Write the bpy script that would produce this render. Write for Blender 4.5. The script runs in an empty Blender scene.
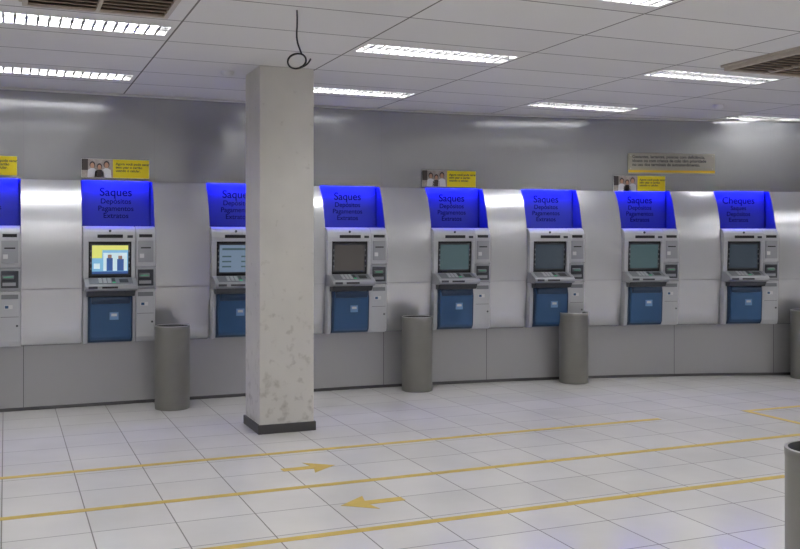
import bpy, bmesh, math, random
from mathutils import Matrix, Vector
random.seed(4)
scn = bpy.context.scene
COL = scn.collection
try:
    scn.view_settings.view_transform = 'Standard'
except Exception:
    pass

# ------------------------------------------------------------ materials
def mat(name, col, rough=0.5, metal=0.0, spec=0.5, emis=None, estr=0.0, noise=0.0, nscale=5.0,
        rnoise=0.0, stretch=None, alpha=1.0, scuff=None):
    m = bpy.data.materials.new(name); m.use_nodes = True
    nt = m.node_tree; b = nt.nodes['Principled BSDF']
    b.inputs['Base Color'].default_value = (*col, 1)
    b.inputs['Roughness'].default_value = rough
    b.inputs['Metallic'].default_value = metal
    b.inputs['Specular IOR Level'].default_value = spec
    b.inputs['Alpha'].default_value = alpha
    if emis:
        b.inputs['Emission Color'].default_value = (*emis, 1)
        b.inputs['Emission Strength'].default_value = estr
    if noise > 0 or rnoise > 0:
        tc = nt.nodes.new('ShaderNodeTexCoord')
        mp = nt.nodes.new('ShaderNodeMapping')
        nt.links.new(tc.outputs['Object'], mp.inputs['Vector'])
        if stretch: mp.inputs['Scale'].default_value = stretch
        n = nt.nodes.new('ShaderNodeTexNoise'); n.inputs['Scale'].default_value = nscale
        n.inputs['Detail'].default_value = 4
        nt.links.new(mp.outputs['Vector'], n.inputs['Vector'])
        if noise > 0:
            r = nt.nodes.new('ShaderNodeMapRange')
            r.inputs['To Min'].default_value = 1 - noise; r.inputs['To Max'].default_value = 1 + noise
            nt.links.new(n.outputs['Fac'], r.inputs['Value'])
            v = nt.nodes.new('ShaderNodeVectorMath'); v.operation = 'SCALE'
            v.inputs[0].default_value = col
            nt.links.new(r.outputs['Result'], v.inputs['Scale'])
            out = v.outputs['Vector']
            if scuff:
                # dirty scuffs: sparse fine noise, stronger close to the floor
                n2 = nt.nodes.new('ShaderNodeTexNoise'); n2.inputs['Scale'].default_value = 14; n2.inputs['Detail'].default_value = 8
                nt.links.new(tc.outputs['Object'], n2.inputs['Vector'])
                sx = nt.nodes.new('ShaderNodeSeparateXYZ'); nt.links.new(tc.outputs['Object'], sx.inputs[0])
                h = nt.nodes.new('ShaderNodeMapRange'); h.inputs['From Min'].default_value = 0; h.inputs['From Max'].default_value = 1.6
                h.inputs['To Min'].default_value = 0.10; h.inputs['To Max'].default_value = -0.03
                nt.links.new(sx.outputs['Z'], h.inputs['Value'])
                ad = nt.nodes.new('ShaderNodeMath'); ad.operation = 'ADD'
                nt.links.new(n2.outputs['Fac'], ad.inputs[0]); nt.links.new(h.outputs['Result'], ad.inputs[1])
                mr = nt.nodes.new('ShaderNodeMapRange'); mr.inputs['From Min'].default_value = .62; mr.inputs['From Max'].default_value = .80
                mr.inputs['To Min'].default_value = 0; mr.inputs['To Max'].default_value = .6
                nt.links.new(ad.outputs[0], mr.inputs['Value'])
                mx = nt.nodes.new('ShaderNodeMix'); mx.data_type = 'RGBA'
                nt.links.new(mr.outputs['Result'], mx.inputs['Factor']); nt.links.new(out, mx.inputs['A'])
                mx.inputs['B'].default_value = (*scuff, 1); out = mx.outputs['Result']
            nt.links.new(out, b.inputs['Base Color'])
        if rnoise > 0:
            r = nt.nodes.new('ShaderNodeMapRange')
            r.inputs['To Min'].default_value = rough - rnoise; r.inputs['To Max'].default_value = rough + rnoise
            nt.links.new(n.outputs['Fac'], r.inputs['Value'])
            nt.links.new(r.outputs['Result'], b.inputs['Roughness'])
    return m

def grid_mat(name, col, line, px, py, x0, y0, w, rough, var=0.03, stain=0.03, bump=0.2, speckle=0.0):
    m = bpy.data.materials.new(name); m.use_nodes = True
    nt = m.node_tree; N = nt.nodes; L = nt.links; b = N['Principled BSDF']
    tc = N.new('ShaderNodeTexCoord'); sp = N.new('ShaderNodeSeparateXYZ')
    L.new(tc.outputs['Object'], sp.inputs[0])
    def mth(op, a, bb=None, c=None):
        n = N.new('ShaderNodeMath'); n.operation = op
        for i, v in enumerate((a, bb, c)):
            if v is None: continue
            if isinstance(v, (int, float)): n.inputs[i].default_value = v
            else: L.new(v, n.inputs[i])
        return n.outputs[0]
    masks = []; cells = []
    for o, p, s in ((sp.outputs['X'], px, x0), (sp.outputs['Y'], py, y0)):
        t = mth('DIVIDE', mth('SUBTRACT', o, s), p)
        f = mth('FRACT', t); cells.append(mth('FLOOR', t))
        d = mth('ABSOLUTE', mth('SUBTRACT', f, 0.5))
        masks.append(mth('GREATER_THAN', d, 0.5 - w / (2 * p)))
    mask = mth('MAXIMUM', masks[0], masks[1])
    cb = N.new('ShaderNodeCombineXYZ'); L.new(cells[0], cb.inputs[0]); L.new(cells[1], cb.inputs[1])
    wn = N.new('ShaderNodeTexWhiteNoise'); L.new(cb.outputs[0], wn.inputs['Vector'])
    nz = N.new('ShaderNodeTexNoise'); nz.inputs['Scale'].default_value = 1.6; nz.inputs['Detail'].default_value = 7
    L.new(tc.outputs['Object'], nz.inputs['Vector'])
    k = mth('ADD', mth('MULTIPLY_ADD', wn.outputs['Value'], var * 2, 1 - var),
            mth('MULTIPLY_ADD', nz.outputs['Fac'], stain * 2, -stain))
    if speckle > 0:
        n2 = N.new('ShaderNodeTexNoise'); n2.inputs['Scale'].default_value = 140
        L.new(tc.outputs['Object'], n2.inputs['Vector'])
        k = mth('ADD', k, mth('MULTIPLY_ADD', n2.outputs['Fac'], speckle * 2, -speckle))
    v = N.new('ShaderNodeVectorMath'); v.operation = 'SCALE'; v.inputs[0].default_value = col
    L.new(k, v.inputs['Scale'])
    mx = N.new('ShaderNodeMix'); mx.data_type = 'RGBA'
    L.new(mask, mx.inputs['Factor']); L.new(v.outputs[0], mx.inputs['A']); mx.inputs['B'].default_value = (*line, 1)
    L.new(mx.outputs['Result'], b.inputs['Base Color'])
    r = mth('MULTIPLY_ADD', mask, 0.5, rough)
    L.new(r, b.inputs['Roughness'])
    bp = N.new('ShaderNodeBump'); bp.inputs['Strength'].default_value = bump; bp.inputs['Distance'].default_value = 0.003
    L.new(mth('SUBTRACT', 1.0, mask), bp.inputs['Height']); L.new(bp.outputs[0], b.inputs['Normal'])
    return m

M = {}
M['panel'] = mat('brushed_aluminium', (0.66, 0.665, 0.69), 0.26, 0.7)
M['fascia'] = mat('painted_aluminium', (0.41, 0.415, 0.43), 0.13, 0.6)
M['base'] = mat('kick_panel_aluminium_shaded', (0.46, 0.46, 0.47), 0.34, 0.5)  # same metal as the panels; shade of the lower wall put into the colour
M['seam'] = mat('seam_dark', (0.12, 0.12, 0.13), 0.6)
M['black'] = mat('black_plastic', (0.012, 0.012, 0.014), 0.35)
M['silver'] = mat('atm_silver', (0.40, 0.41, 0.44), 0.38, 0.35)
M['silver_l'] = mat('atm_light_grey', (0.56, 0.57, 0.59), 0.42, 0.15)
M['grey'] = mat('atm_mid_grey', (0.22, 0.23, 0.25), 0.4, 0.3)
M['dgrey'] = mat('atm_dark_grey', (0.05, 0.055, 0.065), 0.4, 0.2)
M['ablue'] = mat('atm_door_blue', (0.025, 0.088, 0.21), 0.36)
M['ablue_d'] = mat('atm_door_blue_dark', (0.010, 0.035, 0.09), 0.4)
M['lblue'] = mat('sticker_light_blue', (0.20, 0.36, 0.62), 0.5)
M['white'] = mat('white_label', (0.75, 0.75, 0.75), 0.5)
M['green'] = mat('card_slot_led', (0.05, 0.3, 0.15), 0.4, emis=(0.1, 0.9, 0.4), estr=0.25)
M['niche'] = mat('blue_acrylic', (0.035, 0.045, 0.30), 0.4, spec=0.3)
M['led'] = mat('blue_led_strip', (0.1, 0.1, 1), 0.5, emis=(0.035, 0.045, 1.0), estr=100)
M['navy'] = mat('navy_lettering', (0.005, 0.007, 0.06), 0.7, spec=.1)
M['screen_off_glow'] = mat('screen_dark_glass_glow', (0.02, 0.025, 0.03), 0.12, emis=(0.022, 0.032, 0.044), estr=1.0)  # switched-off glass lightened by a faint glow set in the material
M['screen_brn'] = mat('screen_idle_brown', (0.03, 0.025, 0.02), 0.12, emis=(0.036, 0.034, 0.034), estr=1.0)
M['screen_grn'] = mat('screen_idle_green', (0.02, 0.03, 0.03), 0.12, emis=(0.04, 0.07, 0.078), estr=1.0)
M['screen_dim'] = mat('screen_idle_blue', (0.03, 0.04, 0.05), 0.12, emis=(0.13, 0.18, 0.25), estr=1.0)
M['screen_on'] = mat('screen_lit', (0.1, 0.2, 0.3), 0.2, emis=(0.16, 0.36, 0.52), estr=1.0)
M['scr_y'] = mat('screen_yellow', (0.5, 0.5, 0.1), 0.3, emis=(0.55, 0.58, 0.16), estr=0.8)
M['scr_w'] = mat('screen_white', (0.5, 0.5, 0.5), 0.3, emis=(0.40, 0.56, 0.62), estr=0.9)
M['scr_n'] = mat('screen_navy', (0.02, 0.05, 0.15), 0.3, emis=(0.03, 0.08, 0.25), estr=0.8)
M['yellow'] = mat('sign_yellow', (0.76, 0.62, 0.008), 0.45)
M['ink'] = mat('sign_ink', (0.03, 0.03, 0.05), 0.6)
M['photo_bg'] = mat('poster_photo_background', (0.32, 0.28, 0.26), 0.45, noise=0.8, nscale=22)
M['skin'] = mat('poster_skin_print', (0.45, 0.24, 0.16), 0.5)
M['brown'] = mat('poster_hair_print', (0.03, 0.02, 0.02), 0.5)
M['shirt'] = mat('poster_shirt_print', (0.65, 0.65, 0.68), 0.5)
M['plaster'] = mat('column_paint', (0.66, 0.64, 0.60), 0.6, noise=0.09, nscale=4, scuff=(0.30, 0.27, 0.23))
M['skirt'] = mat('charcoal_skirting', (0.05, 0.048, 0.05), 0.5)
M['wallp'] = mat('wall_paint', (0.62, 0.615, 0.61), 0.7, noise=0.03)
M['tape'] = mat('yellow_floor_tape', (0.60, 0.43, 0.085), 0.55, noise=0.22, nscale=9)
M['bin'] = mat('bin_grey_paint', (0.24, 0.235, 0.215), 0.38, 0.2, noise=0.08, nscale=6)
M['bin_in'] = mat('bin_inside', (0.03, 0.03, 0.03), 0.6)
M['rim'] = mat('bin_rim_steel', (0.6, 0.6, 0.6), 0.3, 0.8)
M['tray'] = mat('luminaire_reflector', (0.65, 0.65, 0.65), 0.3, 0.6)
M['tube'] = mat('fluorescent_tube', (1, 1, 1), 0.5, emis=(0.985, 0.98, 0.985), estr=67)
M['louver'] = mat('luminaire_louvre', (0.16, 0.16, 0.16), 0.35, 0.6)
M['acf'] = mat('aircon_frame', (0.48, 0.43, 0.37), 0.6)
M['acs'] = mat('aircon_slat', (0.38, 0.30, 0.23), 0.6)
M['acd'] = mat('aircon_dark', (0.05, 0.04, 0.03), 0.8)
M['trimw'] = mat('ceiling_trim_white', (0.55, 0.54, 0.53), 0.5)
M['acry'] = mat('notice_acrylic', (0.43, 0.41, 0.34), 0.3)
M['orange'] = mat('notice_stripe', (0.78, 0.50, 0.02), 0.4)
M['floor'] = grid_mat('floor_porcelain_tile', (0.80, 0.785, 0.765), (0.19, 0.18, 0.17), 0.45, 0.45, -0.02, 0.38, 0.007, 0.14, 0.03, 0.14)
M['ceil'] = grid_mat('ceiling_panel', (0.74, 0.73, 0.72), (0.18, 0.17, 0.16), 1.32, 0.66, 1.06, 6.17, 0.013, 0.8, 0.025, 0.02, 0.3, 0.04)

# ------------------------------------------------------------ mesh builder
class MB:
    def __init__(self):
        self.bm = bmesh.new(); self.mats = []
    def mi(self, k):
        if k not in self.mats: self.mats.append(k)
        return self.mats.index(k)
    def _merge(self, t, k, xf=None):
        if xf is not None: bmesh.ops.transform(t, matrix=xf, verts=t.verts)
        i = self.mi(k)
        for f in t.faces: f.material_index = i
        me = bpy.data.meshes.new('tmp'); t.to_mesh(me); t.free()
        self.bm.from_mesh(me); bpy.data.meshes.remove(me)
    def box(self, x0, x1, y0, y1, z0, z1, k, bev=0.0, xf=None):
        t = bmesh.new()
        bmesh.ops.create_cube(t, size=1)
        for v in t.verts:
            v.co = Vector((x0 + (v.co.x + .5) * (x1 - x0), y0 + (v.co.y + .5) * (y1 - y0), z0 + (v.co.z + .5) * (z1 - z0)))
        if bev: bmesh.ops.bevel(t, geom=t.edges[:], offset=bev, segments=2, affect='EDGES', profile=.5)
        self._merge(t, k, xf)
    def prism(self, x0, x1, poly, k, bev=0.0, xf=None):
        """poly = list of (out, z); local y = -out"""
        t = bmesh.new()
        a = [t.verts.new((x0, -o, z)) for o, z in poly]
        b = [t.verts.new((x1, -o, z)) for o, z in poly]
        n = len(poly)
        t.faces.new(a); t.faces.new(b[::-1])
        for i in range(n): t.faces.new((a[i], b[i], b[(i + 1) % n], a[(i + 1) % n]))
        bmesh.ops.recalc_face_normals(t, faces=t.faces)
        if bev: bmesh.ops.bevel(t, geom=t.edges[:], offset=bev, segments=2, affect='EDGES', profile=.5)
        self._merge(t, k, xf)
    def flat(self, pts, k):
        vs = [self.bm.verts.new(p) for p in pts]
        f = self.bm.faces.new(vs); f.material_index = self.mi(k); return f
    def extr(self, pts, z0, z1, k):
        t = bmesh.new()
        a = [t.verts.new((x, y, z0)) for x, y in pts]; b = [t.verts.new((x, y, z1)) for x, y in pts]
        n = len(pts); t.faces.new(a); t.faces.new(b)
        for i in range(n): t.faces.new((a[i], b[i], b[(i + 1) % n], a[(i + 1) % n]))
        bmesh.ops.recalc_face_normals(t, faces=t.faces)
        self._merge(t, k)
    def cyl(self, r, length, k, xf, seg=24, r2=None):
        t = bmesh.new()
        bmesh.ops.create_cone(t, cap_ends=True, segments=seg, radius1=r, radius2=r if r2 is None else r2, depth=length)
        self._merge(t, k, xf)
    def lathe(self, prof, ks, seg=48, c=(0, 0, 0)):
        rings = []
        for r, z in prof:
            rings.append([self.bm.verts.new((c[0] + r * math.cos(2 * math.pi * i / seg), c[1] + r * math.sin(2 * math.pi * i / seg), c[2] + z)) for i in range(seg)])
        for j in range(len(prof) - 1):
            mi = self.mi(ks[j])
            for i in range(seg):
                f = self.bm.faces.new((rings[j][i], rings[j][(i + 1) % seg], rings[j + 1][(i + 1) % seg], rings[j + 1][i]))
                f.material_index = mi; f.smooth = True
        for ring, kk in ((rings[0], ks[0]), (rings[-1], ks[-1])):
            f = self.bm.faces.new(ring); f.material_index = self.mi(kk)
    def mesh(self, name):
        me = bpy.data.meshes.new(name); self.bm.to_mesh(me); self.bm.free()
        for k in self.mats: me.materials.append(M[k])
        return me
    def obj(self, name, mw=None, parent=None):
        me = self.mesh(name)
        return place(name, me, mw, parent)

def place(name, me, mw=None, parent=None):
    o = bpy.data.objects.new(name, me); COL.objects.link(o)
    if parent is not None: o.parent = parent
    if mw is not None:
        if parent is not None: o.matrix_basis = mw
        else: o.matrix_world = mw
    return o

def text(s, size, x, out, z, k, parent, name, align='CENTER', bold=0.0, space=1.0):
    cu = bpy.data.curves.new(name, 'FONT'); cu.body = s; cu.size = size
    cu.align_x = align; cu.extrude = 0.0006; cu.offset = bold; cu.space_line = space
    cu.materials.append(M[k])
    o = bpy.data.objects.new(name, cu); COL.objects.link(o)
    o.parent = parent
    o.matrix_basis = Matrix.Translation((x, -out, z)) @ Matrix.Rotation(math.pi / 2, 4, 'X')
    return o

# ------------------------------------------------------------ ATM wall geometry
WY = 9.38; S0 = 3.0; R = 15.6
def wpos(s, out, z):
    if s <= S0: return Vector((s, WY - out, z))
    th = (s - S0) / R
    x = S0 + R * math.sin(th); y = WY - R * (1 - math.cos(th))
    return Vector((x - out * math.sin(th), y - out * math.cos(th), z))
def frame(s, w):
    p = wpos(s, 0, 0); q = wpos(s + w, 0, 0)
    a = math.atan2(q.y - p.y, q.x - p.x)
    return Matrix.Translation(p) @ Matrix.Rotation(a, 4, 'Z')
H = 3.0
AW = 0.666
ATM_S = [-1.73, -0.535, 0.661, 1.856, 3.05, 4.245, 5.37, 6.51, 7.71, 8.86]
XL, XR, YF = -2.9, 9.9, -2.41
SEND = 10.16
ZB, ZN = 0.60, 2.15
FO = -0.075      # fascia plane set back from kick panel
NB = -0.17       # niche back
prof_mid = [(0.0, ZB), (0.055, ZB + .015), (0.075, 0.75), (0.11, 1.0), (0.13, 1.2), (0.135, 1.45), (0.125, 1.64), (0.095, 1.78), (0.05, 1.92), (0.0, 2.04), (FO + .012, 2.13), (FO, ZN)]

wb = MB()
def strip(s0, s1, prof, k, smooth=True):
    n = max(1, int(math.ceil((s1 - s0) / 0.14)))
    cols = [[wb.bm.verts.new(wpos(s0 + (s1 - s0) * i / n, o, z)) for o, z in prof] for i in range(n + 1)]
    mi = wb.mi(k)
    for i in range(n):
        for j in range(len(prof) - 1):
            f = wb.bm.faces.new((cols[i][j], cols[i + 1][j], cols[i + 1][j + 1], cols[i][j + 1]))
            f.material_index = mi; f.smooth = smooth
strip(XL, SEND, [(0, 0), (0, ZB)], 'base')
strip(XL, SEND, [(FO, ZN), (FO, H)], 'fascia')
edges = [XL] + [e for s in ATM_S for e in (s, s + AW)] + [SEND]
for i in range(0, len(edges), 2):
    strip(edges[i], edges[i + 1], prof_mid, 'panel')
    strip(edges[i] + .004, edges[i + 1] - .004, [(0.1255, 1.125), (0.1265, 1.131)], 'seam')
    strip(edges[i] + .002, edges[i + 1] - .002, [(0.0, ZB - .004), (0.004, ZB - .004), (0.004, ZB + .002)], 'seam')
    strip(edges[i] + .002, edges[i + 1] - .002, [(FO + 0.002, ZN - .001), (FO + 0.002, ZN + .006)], 'seam')
for s in ATM_S:
    strip(s, s + AW, [(NB, ZB), (NB, 1.70)], 'grey')
    strip(s, s + AW, [(NB, 1.69), (NB, ZN + .03), (FO - .012, ZN + .03)], 'niche')
    strip(s, s + AW, [(FO - .012, ZN + .03), (FO - .012, ZN), (FO, ZN)], 'panel')
    strip(s, s + AW, [(NB, ZB), (0.0, ZB)], 'base')
    for e in (s, s + AW):
        low = [p for p in prof_mid if p[1] <= 1.70]; up = [p for p in prof_mid if p[1] > 1.60]
        wb.flat([wpos(e, NB, ZB)] + [wpos(e, o, z) for o, z in low] + [wpos(e, NB, 1.64)], 'grey')
        wb.flat([wpos(e, NB, 1.64)] + [wpos(e, o, z) for o, z in up] + [wpos(e, FO - .012, ZN), wpos(e, FO - .012, ZN + .03), wpos(e, NB, ZN + .03)], 'niche')
    e = s + AW + .02
    strip(e, e + .006, [(0.0015, 0.0), (0.0015, ZB)], 'seam')
    strip(e, e + .008, [(FO + 0.0015, ZN), (FO + 0.0015, H)], 'seam')
wb.obj('wall_back')

wb = MB()
strip(XL, SEND, [(0.006, 0.0), (0.006, 0.028), (0.0, 0.03)], 'skirt'); wb.obj('baseboard_back')
wb = MB(); strip(XL, SEND, [(FO, H - .025), (FO + 0.015, H - .025), (FO + 0.015, H - .002)], 'trimw'); wb.obj('trim_1')

# ------------------------------------------------------------ room shell
f = MB(); f.box(XL - .1, XR + .1, YF - .1, 9.6, -0.08, 0, 'floor'); f.obj('floor')
f = MB(); f.box(XL - .1, XL, YF, 9.6, 0, H, 'wallp'); f.obj('wall_left')
f = MB(); f.box(XR, XR + .1, YF, 9.6, 0, H, 'wallp'); f.obj('wall_right')
f = MB(); f.box(XL, XR, YF - .1, YF, 0, H, 'wallp'); f.obj('wall_front')
for nm, a in (('baseboard_left', (XL, XL + .012, YF, 9.37)), ('baseboard_right', (XR - .012, XR, YF, 7.8)), ('baseboard_front', (XL + .012, XR - .012, YF, YF + .012))):
    f = MB(); f.box(*a, 0, .07, 'skirt'); f.obj(nm)

FX = [1.06 + 1.32 * k for k in (-3, -1, 1, 3, 5)]
FYC = [6.17 + .66 * k + .33 for k in (-12, -9, -6, -3, 0, 3)]
c = MB()
def cq(x0, x1, y0, y1):
    if x1 - x0 < 1e-4 or y1 - y0 < 1e-4: return
    c.flat([(x0, y0, H), (x0, y1, H), (x1, y1, H), (x1, y0, H)], 'ceil')
gx = [1.06 + 1.32 * k for k in range(-3, 7)] + [XR + .1]
gy = [6.17 + .66 * k for k in range(-13, 6)]
FWH = 0.14
for i in range(len(gx) - 1):
    for j in range(len(gy) - 1):
        x0, x1, y0, y1 = gx[i], gx[i + 1], gy[j], gy[j + 1]
        yc = (y0 + y1) / 2
        if any(abs(x0 - a) < .01 for a in FX) and any(abs(yc - b) < .01 for b in FYC) and x1 - x0 > 1.2:
            cq(x0, x1, y0, yc - FWH); cq(x0, x1, yc + FWH, y1)
            cq(x0, x0 + .04, yc - FWH, yc + FWH); cq(x1 - .04, x1, yc - FWH, yc + FWH)
        else: cq(x0, x1, y0, y1)
c.obj('ceiling')

# luminaires
l = MB(); LL = 1.24; D = 0.085
l.box(-LL / 2, LL / 2, -FWH, -FWH + .004, -.004, D, 'tray'); l.box(-LL / 2, LL / 2, FWH - .004, FWH, -.004, D, 'tray')
l.box(-LL / 2, -LL / 2 + .004, -FWH, FWH, -.004, D, 'tray'); l.box(LL / 2 - .004, LL / 2, -FWH, FWH, -.004, D, 'tray')
l.box(-LL / 2, LL / 2, -FWH, FWH, D, D + .004, 'tray')
l.box(-LL / 2, LL / 2, -.010, .010, .0, .022, 'louver')
for sx in (-.068, .068):
    l.cyl(.014, LL - .06, 'tube', Matrix.Translation((0, sx, .050)) @ Matrix.Rotation(math.pi / 2, 4, 'Y'), 12)
    for ex in (-1, 1): l.box(ex * (LL / 2 - .03) - .012, ex * (LL / 2 - .03) + .012, sx - .016, sx + .016, .032, D, 'white')
for i in range(1, 18):
    xx = -LL / 2 + LL * i / 18
    l.box(xx - .008, xx + .008, -FWH, FWH, -.001, .004, 'louver')
    l.box(xx - .002, xx + .002, -FWH, FWH, .004, .034, 'louver')
lm = l.mesh('ceiling_light')
for a in FX:
    for b in FYC:
        if a + .66 > XR: continue
        place('ceiling_light', lm, Matrix.Translation((a + .66, b, H)))

# air-conditioning cassettes
a = MB()
a.box(-.44, .44, -.44, .44, -.02, 0, 'acf', .004)
a.box(-.40, .40, -.40, .40, -.028, -.018, 'acd')
for i in range(10):
    y = -.37 + i * .082
    a.box(-.39, .39, y - .026, y + .026, -.003, .003, 'acs', 0, Matrix.Translation((0, 0, -.034)) @ Matrix.Translation((0, y, 0)) @ Matrix.Rotation(.45, 4, 'X') @ Matrix.Translation((0, -y, 0)))
for e in ((-.42, -.39, -.42, .42), (.39, .42, -.42, .42), (-.42, .42, -.42, -.39), (-.42, .42, .39, .42), (-.012, .012, -.4, .4)):
    a.box(*e, -.048, -.018, 'acf', .003)
am = a.mesh('air_conditioning_vent')
for x, y in ((0.51, 5.52), (5.80, 5.60), (5.80, 1.6), (0.51, 1.6)):
    place('air_conditioning_vent', am, Matrix.Translation((x, y, H)))

s_ = MB(); s_.lathe([(.055, 0), (.055, -.012), (.048, -.03), (.03, -.042), (.012, -.045)], ['white'] * 4, 24)
sm = s_.mesh('smoke_detector')
for x, y in ((1.72, 7.85), (6.9, 7.8)):
    place('smoke_detector', sm, Matrix.Translation((x, y, H)))

# hanging cable
cu = bpy.data.curves.new('hanging_cable', 'CURVE'); cu.dimensions = '3D'; cu.bevel_depth = .0055; cu.bevel_resolution = 2
pts = [(0, 0, 0), (.004, 0, -.08), (-.006, 0, -.16), (.008, 0, -.22), (.03, 0, -.27)]
for i in range(0, 44):
    t = math.pi * .35 - i * 2 * math.pi / 18
    rr = .052 + .006 * math.sin(i * .7)
    pts.append((rr * math.cos(t), .010 * math.sin(i * .4), -.315 + rr * math.sin(t)))
pts += [(.07, 0, -.34), (.085, 0, -.30)]
sp = cu.splines.new('NURBS'); sp.points.add(len(pts) - 1)
for p, q in zip(sp.points, pts): p.co = (*q, 1)
sp.use_endpoint_u = True; sp.order_u = 4
cu.materials.append(M['black'])
place('hanging_cable', cu, Matrix.Translation((1.66, 5.6, H)) @ Matrix.Rotation(-.4, 4, 'Z'))

# column
c = MB()
c.box(1.905, 2.365, 7.485, 7.975, 0.0, H, 'plaster', .006)
c.box(1.89, 2.38, 7.47, 7.99, 0.0, .075, 'skirt', .004)
c.obj('column')

# floor markings
def tape(x0, x1, y0, y1):
    m = MB(); m.box(x0, x1, y0, y1, 0.0, .0015, 'tape'); m.obj('floor_marking_tape')
tw = .031
tape(-2.5, 5.33, 6.77 - tw, 6.77 + tw)
tape(-2.5, 9.4, 5.78 - tw, 5.78 + tw)
tape(-2.5, 4.82, 4.80 - tw, 4.80 + tw)
m = MB(); m.box(6.28, 9.4, 6.77 - tw, 6.77 + tw, 0, .0015, 'tape'); m.box(6.28, 6.34, 5.78 + tw, 6.77 - tw, 0, .0015, 'tape'); m.obj('floor_marking_tape')
def arrow(x, y, d, L):
    m = MB(); p = [(0, 0), (-.19, .15), (-.165, .04), (-L, .04), (-L, -.04), (-.165, -.04), (-.19, -.15)]
    m.extr([(x + d * a, y + b) for a, b in p], 0.0, .0015, 'tape'); m.obj('floor_marking_arrow')
arrow(2.13, 6.26, 1, .38); arrow(1.84, 5.29, -1, .40)

# bins
b = MB()
b.lathe([(.150, .0), (.158, .004), (.158, .03), (.160, .032), (.161, .74), (.163, .745), (.163, .775), (.158, .779), (.150, .775), (.149, .03), (.02, .03)],
        ['bin', 'bin', 'bin', 'bin', 'bin', 'bin', 'rim', 'rim', 'bin_in', 'bin_in'])
bmesh_ = b.mesh('waste_bin')
for x, y in ((1.445, 8.97), (3.99, 9.04), (5.82, 8.88), (8.45, 8.13), (2.93, 2.70)):
    place('waste_bin', bmesh_, Matrix.Translation((x, y, 0.0)))

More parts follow.
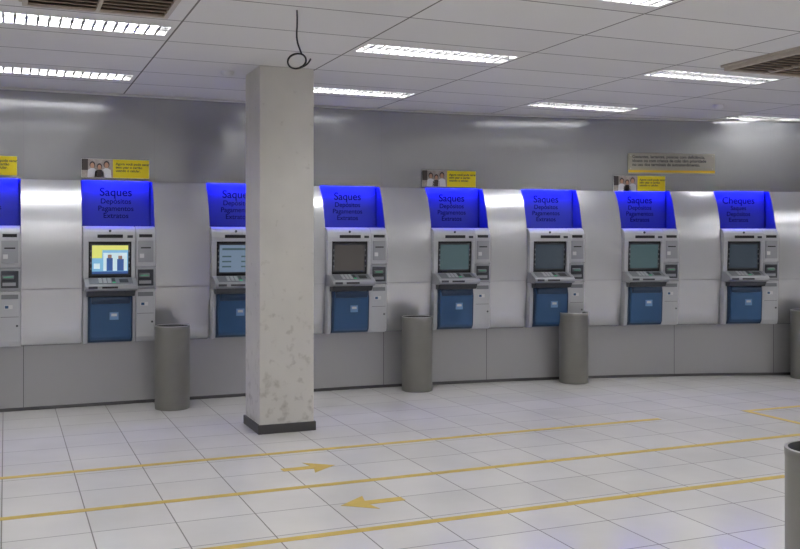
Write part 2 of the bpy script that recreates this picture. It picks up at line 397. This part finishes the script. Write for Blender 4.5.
# ------------------------------------------------------------ ATMs
def atm_mesh(kind, name):
    a = MB()
    a.box(.008, .658, -.115, .15, .605, 1.70, 'silver', .004)
    W = .475
    # head
    a.prism(.004, W, [(.08, 1.712), (.13, 1.708), (.165, 1.69), (.19, 1.66), (.205, 1.61), (.205, 1.565), (.08, 1.565)], 'silver_l', .004)
    a.box(.13, .36, -.211, -.203, 1.60, 1.632, 'black', .003)
    a.cyl(.012, .01, 'dgrey', Matrix.Translation((.245, -.19, 1.665)) @ Matrix.Rotation(math.pi / 2 - .5, 4, 'X'), 16)
    a.box(.40, .45, -.209, -.203, 1.60, 1.625, 'dgrey')
    # screen surround
    side = [(.10, 1.565), (.205, 1.565), (.185, 1.22), (.10, 1.22)]
    a.prism(.004, .052, side, 'silver_l', .004); a.prism(.440, W, side, 'silver_l', .004)
    a.prism(.052, .440, [(.10, 1.565), (.180, 1.565), (.155, 1.22), (.10, 1.22)], 'black')
    def scr(x0, x1, z0, z1, k, e=.002):
        # plane parallel to the bezel front (out .164 @ z1.245 -> .186 @ z1.545)
        oo = lambda z: .164 + (z - 1.245) / .30 * .022 + e
        a.flat([(x0, -oo(z0), z0), (x1, -oo(z0), z0), (x1, -oo(z1), z1), (x0, -oo(z1), z1)], k)
    a.prism(.068, .425, [(.15, 1.545), (.186, 1.545), (.164, 1.245), (.15, 1.245)], 'dgrey', .003)
    sk = {'lit': 'screen_on', 'dim': 'screen_dim', 'off': 'screen_off_glow', 'brn': 'screen_brn', 'grn': 'screen_grn'}[kind]
    scr(.084, .410, 1.262, 1.530, sk, .0012)
    if kind == 'lit':
        scr(.084, .410, 1.485, 1.530, 'scr_y', .0022)
        scr(.084, .175, 1.41, 1.485, 'scr_y', .0022)
        scr(.185, .400, 1.29, 1.46, 'scr_w', .0022)
        scr(.215, .27, 1.29, 1.41, 'scr_n', .0032); scr(.225, .26, 1.41, 1.442, 'skin', .0032)
        scr(.31, .37, 1.29, 1.40, 'scr_n', .0032); scr(.32, .355, 1.40, 1.432, 'skin', .0032)
        scr(.084, .410, 1.262, 1.285, 'scr_n', .0032)
        scr(.10, .155, 1.31, 1.36, 'scr_w', .0032)
    if kind == 'dim':
        for zz in (1.31, 1.36, 1.41):
            scr(.11, .20, zz, zz + .014, 'screen_grn', .0022); scr(.30, .385, zz, zz + .014, 'screen_grn', .0022)
        scr(.11, .385, 1.48, 1.50, 'screen_grn', .0022)
    for z in (1.30, 1.355, 1.41, 1.465):
        a.box(.069, .078, -.186, -.172, z, z + .02, 'grey'); a.box(.415, .424, -.186, -.172, z, z + .02, 'grey')
    # keyboard shelf
    a.prism(.012, .478, [(.10, 1.225), (.185, 1.225), (.325, 1.170), (.345, 1.155), (.345, 1.125), (.30, 1.105), (.10, 1.10)], 'silver', .005)
    a.prism(.03, .46, [(.10, 1.11), (.31, 1.108), (.27, 1.055), (.10, 1.045)], 'dgrey', .004)
    sl = math.atan2(1.225 - 1.170, .14)
    base = Matrix.Translation((0, -.185, 1.225)) @ Matrix.Rotation(sl, 4, 'X')
    a.box(.05, .44, -.140, -.012, .0, .004, 'grey', .0, base)
    for i in range(4):
        for j in range(4):
            a.box(.135 + i * .04, .165 + i * .04, -.130 + j * .028, -.110 + j * .028, .004, .009, 'silver_l' if i < 3 else ('green' if j == 0 else 'dgrey'), .0015, base)
    a.box(.32, .40, -.12, -.05, .004, .007, 'black', 0, base)
    a.box(.16, .30, -.3465, -.343, 1.132, 1.150, 'black')
    a.box(.04, .12, -.3465, -.343, 1.130, 1.152, 'dgrey')
    # lower cabinet
    lows = [(.10, 1.10), (.185, 1.10), (.205, .98), (.185, .66), (.165, .615), (.10, .605)]
    a.prism(.004, .045, lows, 'silver_l', .005); a.prism(.446, W, lows, 'silver_l', .005)
    a.prism(.045, .446, [(.10, 1.06), (.215, 1.06), (.235, .98), (.215, .66), (.185, .622), (.10, .612)], 'ablue_d', .006)
    a.prism(.062, .430, [(.15, 1.045), (.228, 1.045), (.247, .975), (.228, .67), (.20, .64), (.15, .64)], 'ablue', .008)
    a.prism(.075, .417, [(.15, 1.052), (.262, 1.052), (.270, 1.02), (.255, .985), (.15, .985)], 'ablue_d', .006)
    a.box(.235, .315, -.247, -.235, .835, .905, 'lblue')
    a.box(.250, .300, -.248, -.240, .868, .892, 'white')
    # right-hand module
    R0, R1 = .480, .662
    a.prism(R0, R1, [(.08, 1.712), (.13, 1.706), (.16, 1.685), (.18, 1.65), (.19, 1.60), (.185, 1.33), (.10, 1.33)], 'silver_l', .005)
    a.box(R0 + .03, R1 - .03, -.193, -.183, 1.605, 1.635, 'black', .002)
    a.box(R0 + .02, R1 - .02, -.196, -.185, 1.37, 1.575, 'silver', .004)
    a.box(R0 + .045, R1 - .045, -.199, -.190, 1.50, 1.512, 'black')
    a.box(R0 + .035, R0 + .075, -.199, -.190, 1.41, 1.45, 'white')
    a.prism(R0, R1, [(.10, 1.325), (.183, 1.325), (.176, 1.12), (.10, 1.12)], 'silver', .004)
    a.box(R0 + .018, R1 - .018, -.186, -.172, 1.145, 1.30, 'dgrey', .003)
    a.prism(R0 + .03, R1 - .055, [(.17, 1.27), (.215, 1.255), (.215, 1.235), (.17, 1.22)], 'grey', .003)
    a.box(R0 + .04, R1 - .065, -.217, -.21, 1.243, 1.248, 'green')
    a.box(R0 + .03, R1 - .04, -.190, -.18, 1.165, 1.195, 'silver')
    a.prism(R0, R1, [(.10, 1.115), (.176, 1.115), (.165, .66), (.15, .615), (.10, .608)], 'silver_l', .005)
    a.box(R0 + .02, R1 - .02, -.178, -.16, 1.045, 1.085, 'grey', .002)
    a.box(R0 + .045, R0 + .115, -.1775, -.16, .955, .99, 'white')
    a.box(R0 + .05, R0 + .08, -.178, -.16, .96, .985, 'ablue')
    a.box(R0 + .015, R1 - .015, -.1715, -.16, .880, .884, 'seam')
    a.cyl(.010, .01, 'dgrey', Matrix.Translation((R1 - .03, -.170, .80)) @ Matrix.Rotation(math.pi / 2, 4, 'X'), 12)
    return a.mesh(name)
AM = {k: atm_mesh(k, 'automated_teller_machine_' + k) for k in ('lit', 'dim', 'off', 'brn', 'grn')}
kinds = ['off', 'off', 'lit', 'dim', 'brn', 'grn', 'off', 'grn', 'off', 'off']
PO = -NB - .018
hp = MB()
hp.box(.02, AW - .02, PO, PO + .014, 1.72, ZN + .02, 'niche')
hp.box(.02, AW - .02, -FO + .02, -FO + .035, ZN + .010, ZN + .022, 'led')
hpm = hp.mesh('illuminated_service_panel')
for i, s in enumerate(ATM_S):
    F = frame(s, AW)
    place('automated_teller_machine', AM[kinds[i]], F)
    h = place('illuminated_service_panel', hpm, F)
    top, rest = ('Cheques', 'Saques\nDepósitos\nExtratos') if i == 8 else ('Saques', 'Depósitos\nPagamentos\nExtratos')
    text(top, .112, AW / 2, -PO + .001, 2.010, 'navy', h, 'heading_lettering', bold=.0007)
    text(rest, .070, AW / 2, -PO + .001, 1.935, 'navy', h, 'body_lettering', bold=.0004, space=1.0)

# promo signs over the machines
g = MB(); gw, gh = .63, .18
g.box(0, gw, -.030, -.024, 0, gh, 'white')
g.box(.29, gw - .002, -.0315, -.0300, .002, gh - .002, 'yellow')
g.box(.002, .29, -.0315, -.0300, .002, gh - .002, 'photo_bg')
g.box(.002, .06, -.0318, -.0300, .07, gh - .002, 'brown')
for cx, cz, r, sh in ((.10, .115, .026, 'shirt'), (.165, .10, .024, 'brown'), (.23, .12, .028, 'shirt')):
    def ell(rx, rz, x0, z0, o, k):
        g.flat([(x0 + rx * math.cos(2 * math.pi * i / 16), -o, z0 + rz * math.sin(2 * math.pi * i / 16)) for i in range(16)], k)
    g.flat([(cx - .045, -.0320, .003), (cx + .045, -.0320, .003), (cx + .04, -.0320, cz - r * 1.6), (cx + .012, -.0320, cz - r), (cx - .012, -.0320, cz - r), (cx - .04, -.0320, cz - r * 1.6)], sh)
    ell(r * .98, r * 1.25, cx, cz + .008, .0322, 'brown'); ell(r * .7, r, cx, cz, .0324, 'skin')
for z in (.035, .150): g.box(.02, gw - .02, -.024, -.0, z, z + .012, 'grey')
gm = g.mesh('promotional_sign')
for i in (1, 2, 5, 7):
    o = place('promotional_sign', gm, frame(ATM_S[i], AW) @ Matrix.Translation(({5: -.05, 7: -.03}.get(i, 0.005), -FO, ZN + (.028 if i < 5 else (.015 if i == 5 else -.008)))))
    text('Agora você pode sacar\nsem usar o cartão\nusando o celular.', .034, .315, .0322, .125, 'ink', o, 'sign_lettering', 'LEFT', .0006, .95)

# wall notice
n = MB(); NW = 1.06
n.box(0, NW, -.022, -.016, 0, .235, 'acry', .001)
n.box(0.004, NW - .004, -.0232, -.0216, .014, .040, 'orange')
for x in (.03, NW - .03):
    for z in (.06, .21): n.cyl(.008, .024, 'rim', Matrix.Translation((x, -.013, z)) @ Matrix.Rotation(math.pi / 2, 4, 'X'), 12)
no = n.obj('priority_service_notice', frame(6.66, NW) @ Matrix.Translation((0, -FO, 2.35)))
text('Gestantes, lactantes, pessoas com deficiência,\nidosos ou com criança de colo têm prioridade\nno uso dos terminais de autoatendimento.', .048, .05, .0225, .180, 'ink', no, 'notice_lettering', 'LEFT', .001, .95)

# ------------------------------------------------------------ world + camera
w = bpy.data.worlds.new('World'); scn.world = w; w.use_nodes = True
w.node_tree.nodes['Background'].inputs[0].default_value = (.8, .8, .82, 1)
w.node_tree.nodes['Background'].inputs[1].default_value = .3
cd = bpy.data.cameras.new('camera'); cam = bpy.data.objects.new('camera', cd); COL.objects.link(cam)
cd.sensor_width = 36; cd.lens = 940 / 800 * 36; cd.shift_y = -34.5 / 800
cam.location = (0, 0, 1.58); cam.rotation_euler = (math.pi / 2, 0, -math.atan2(.387, .922))
scn.camera = cam
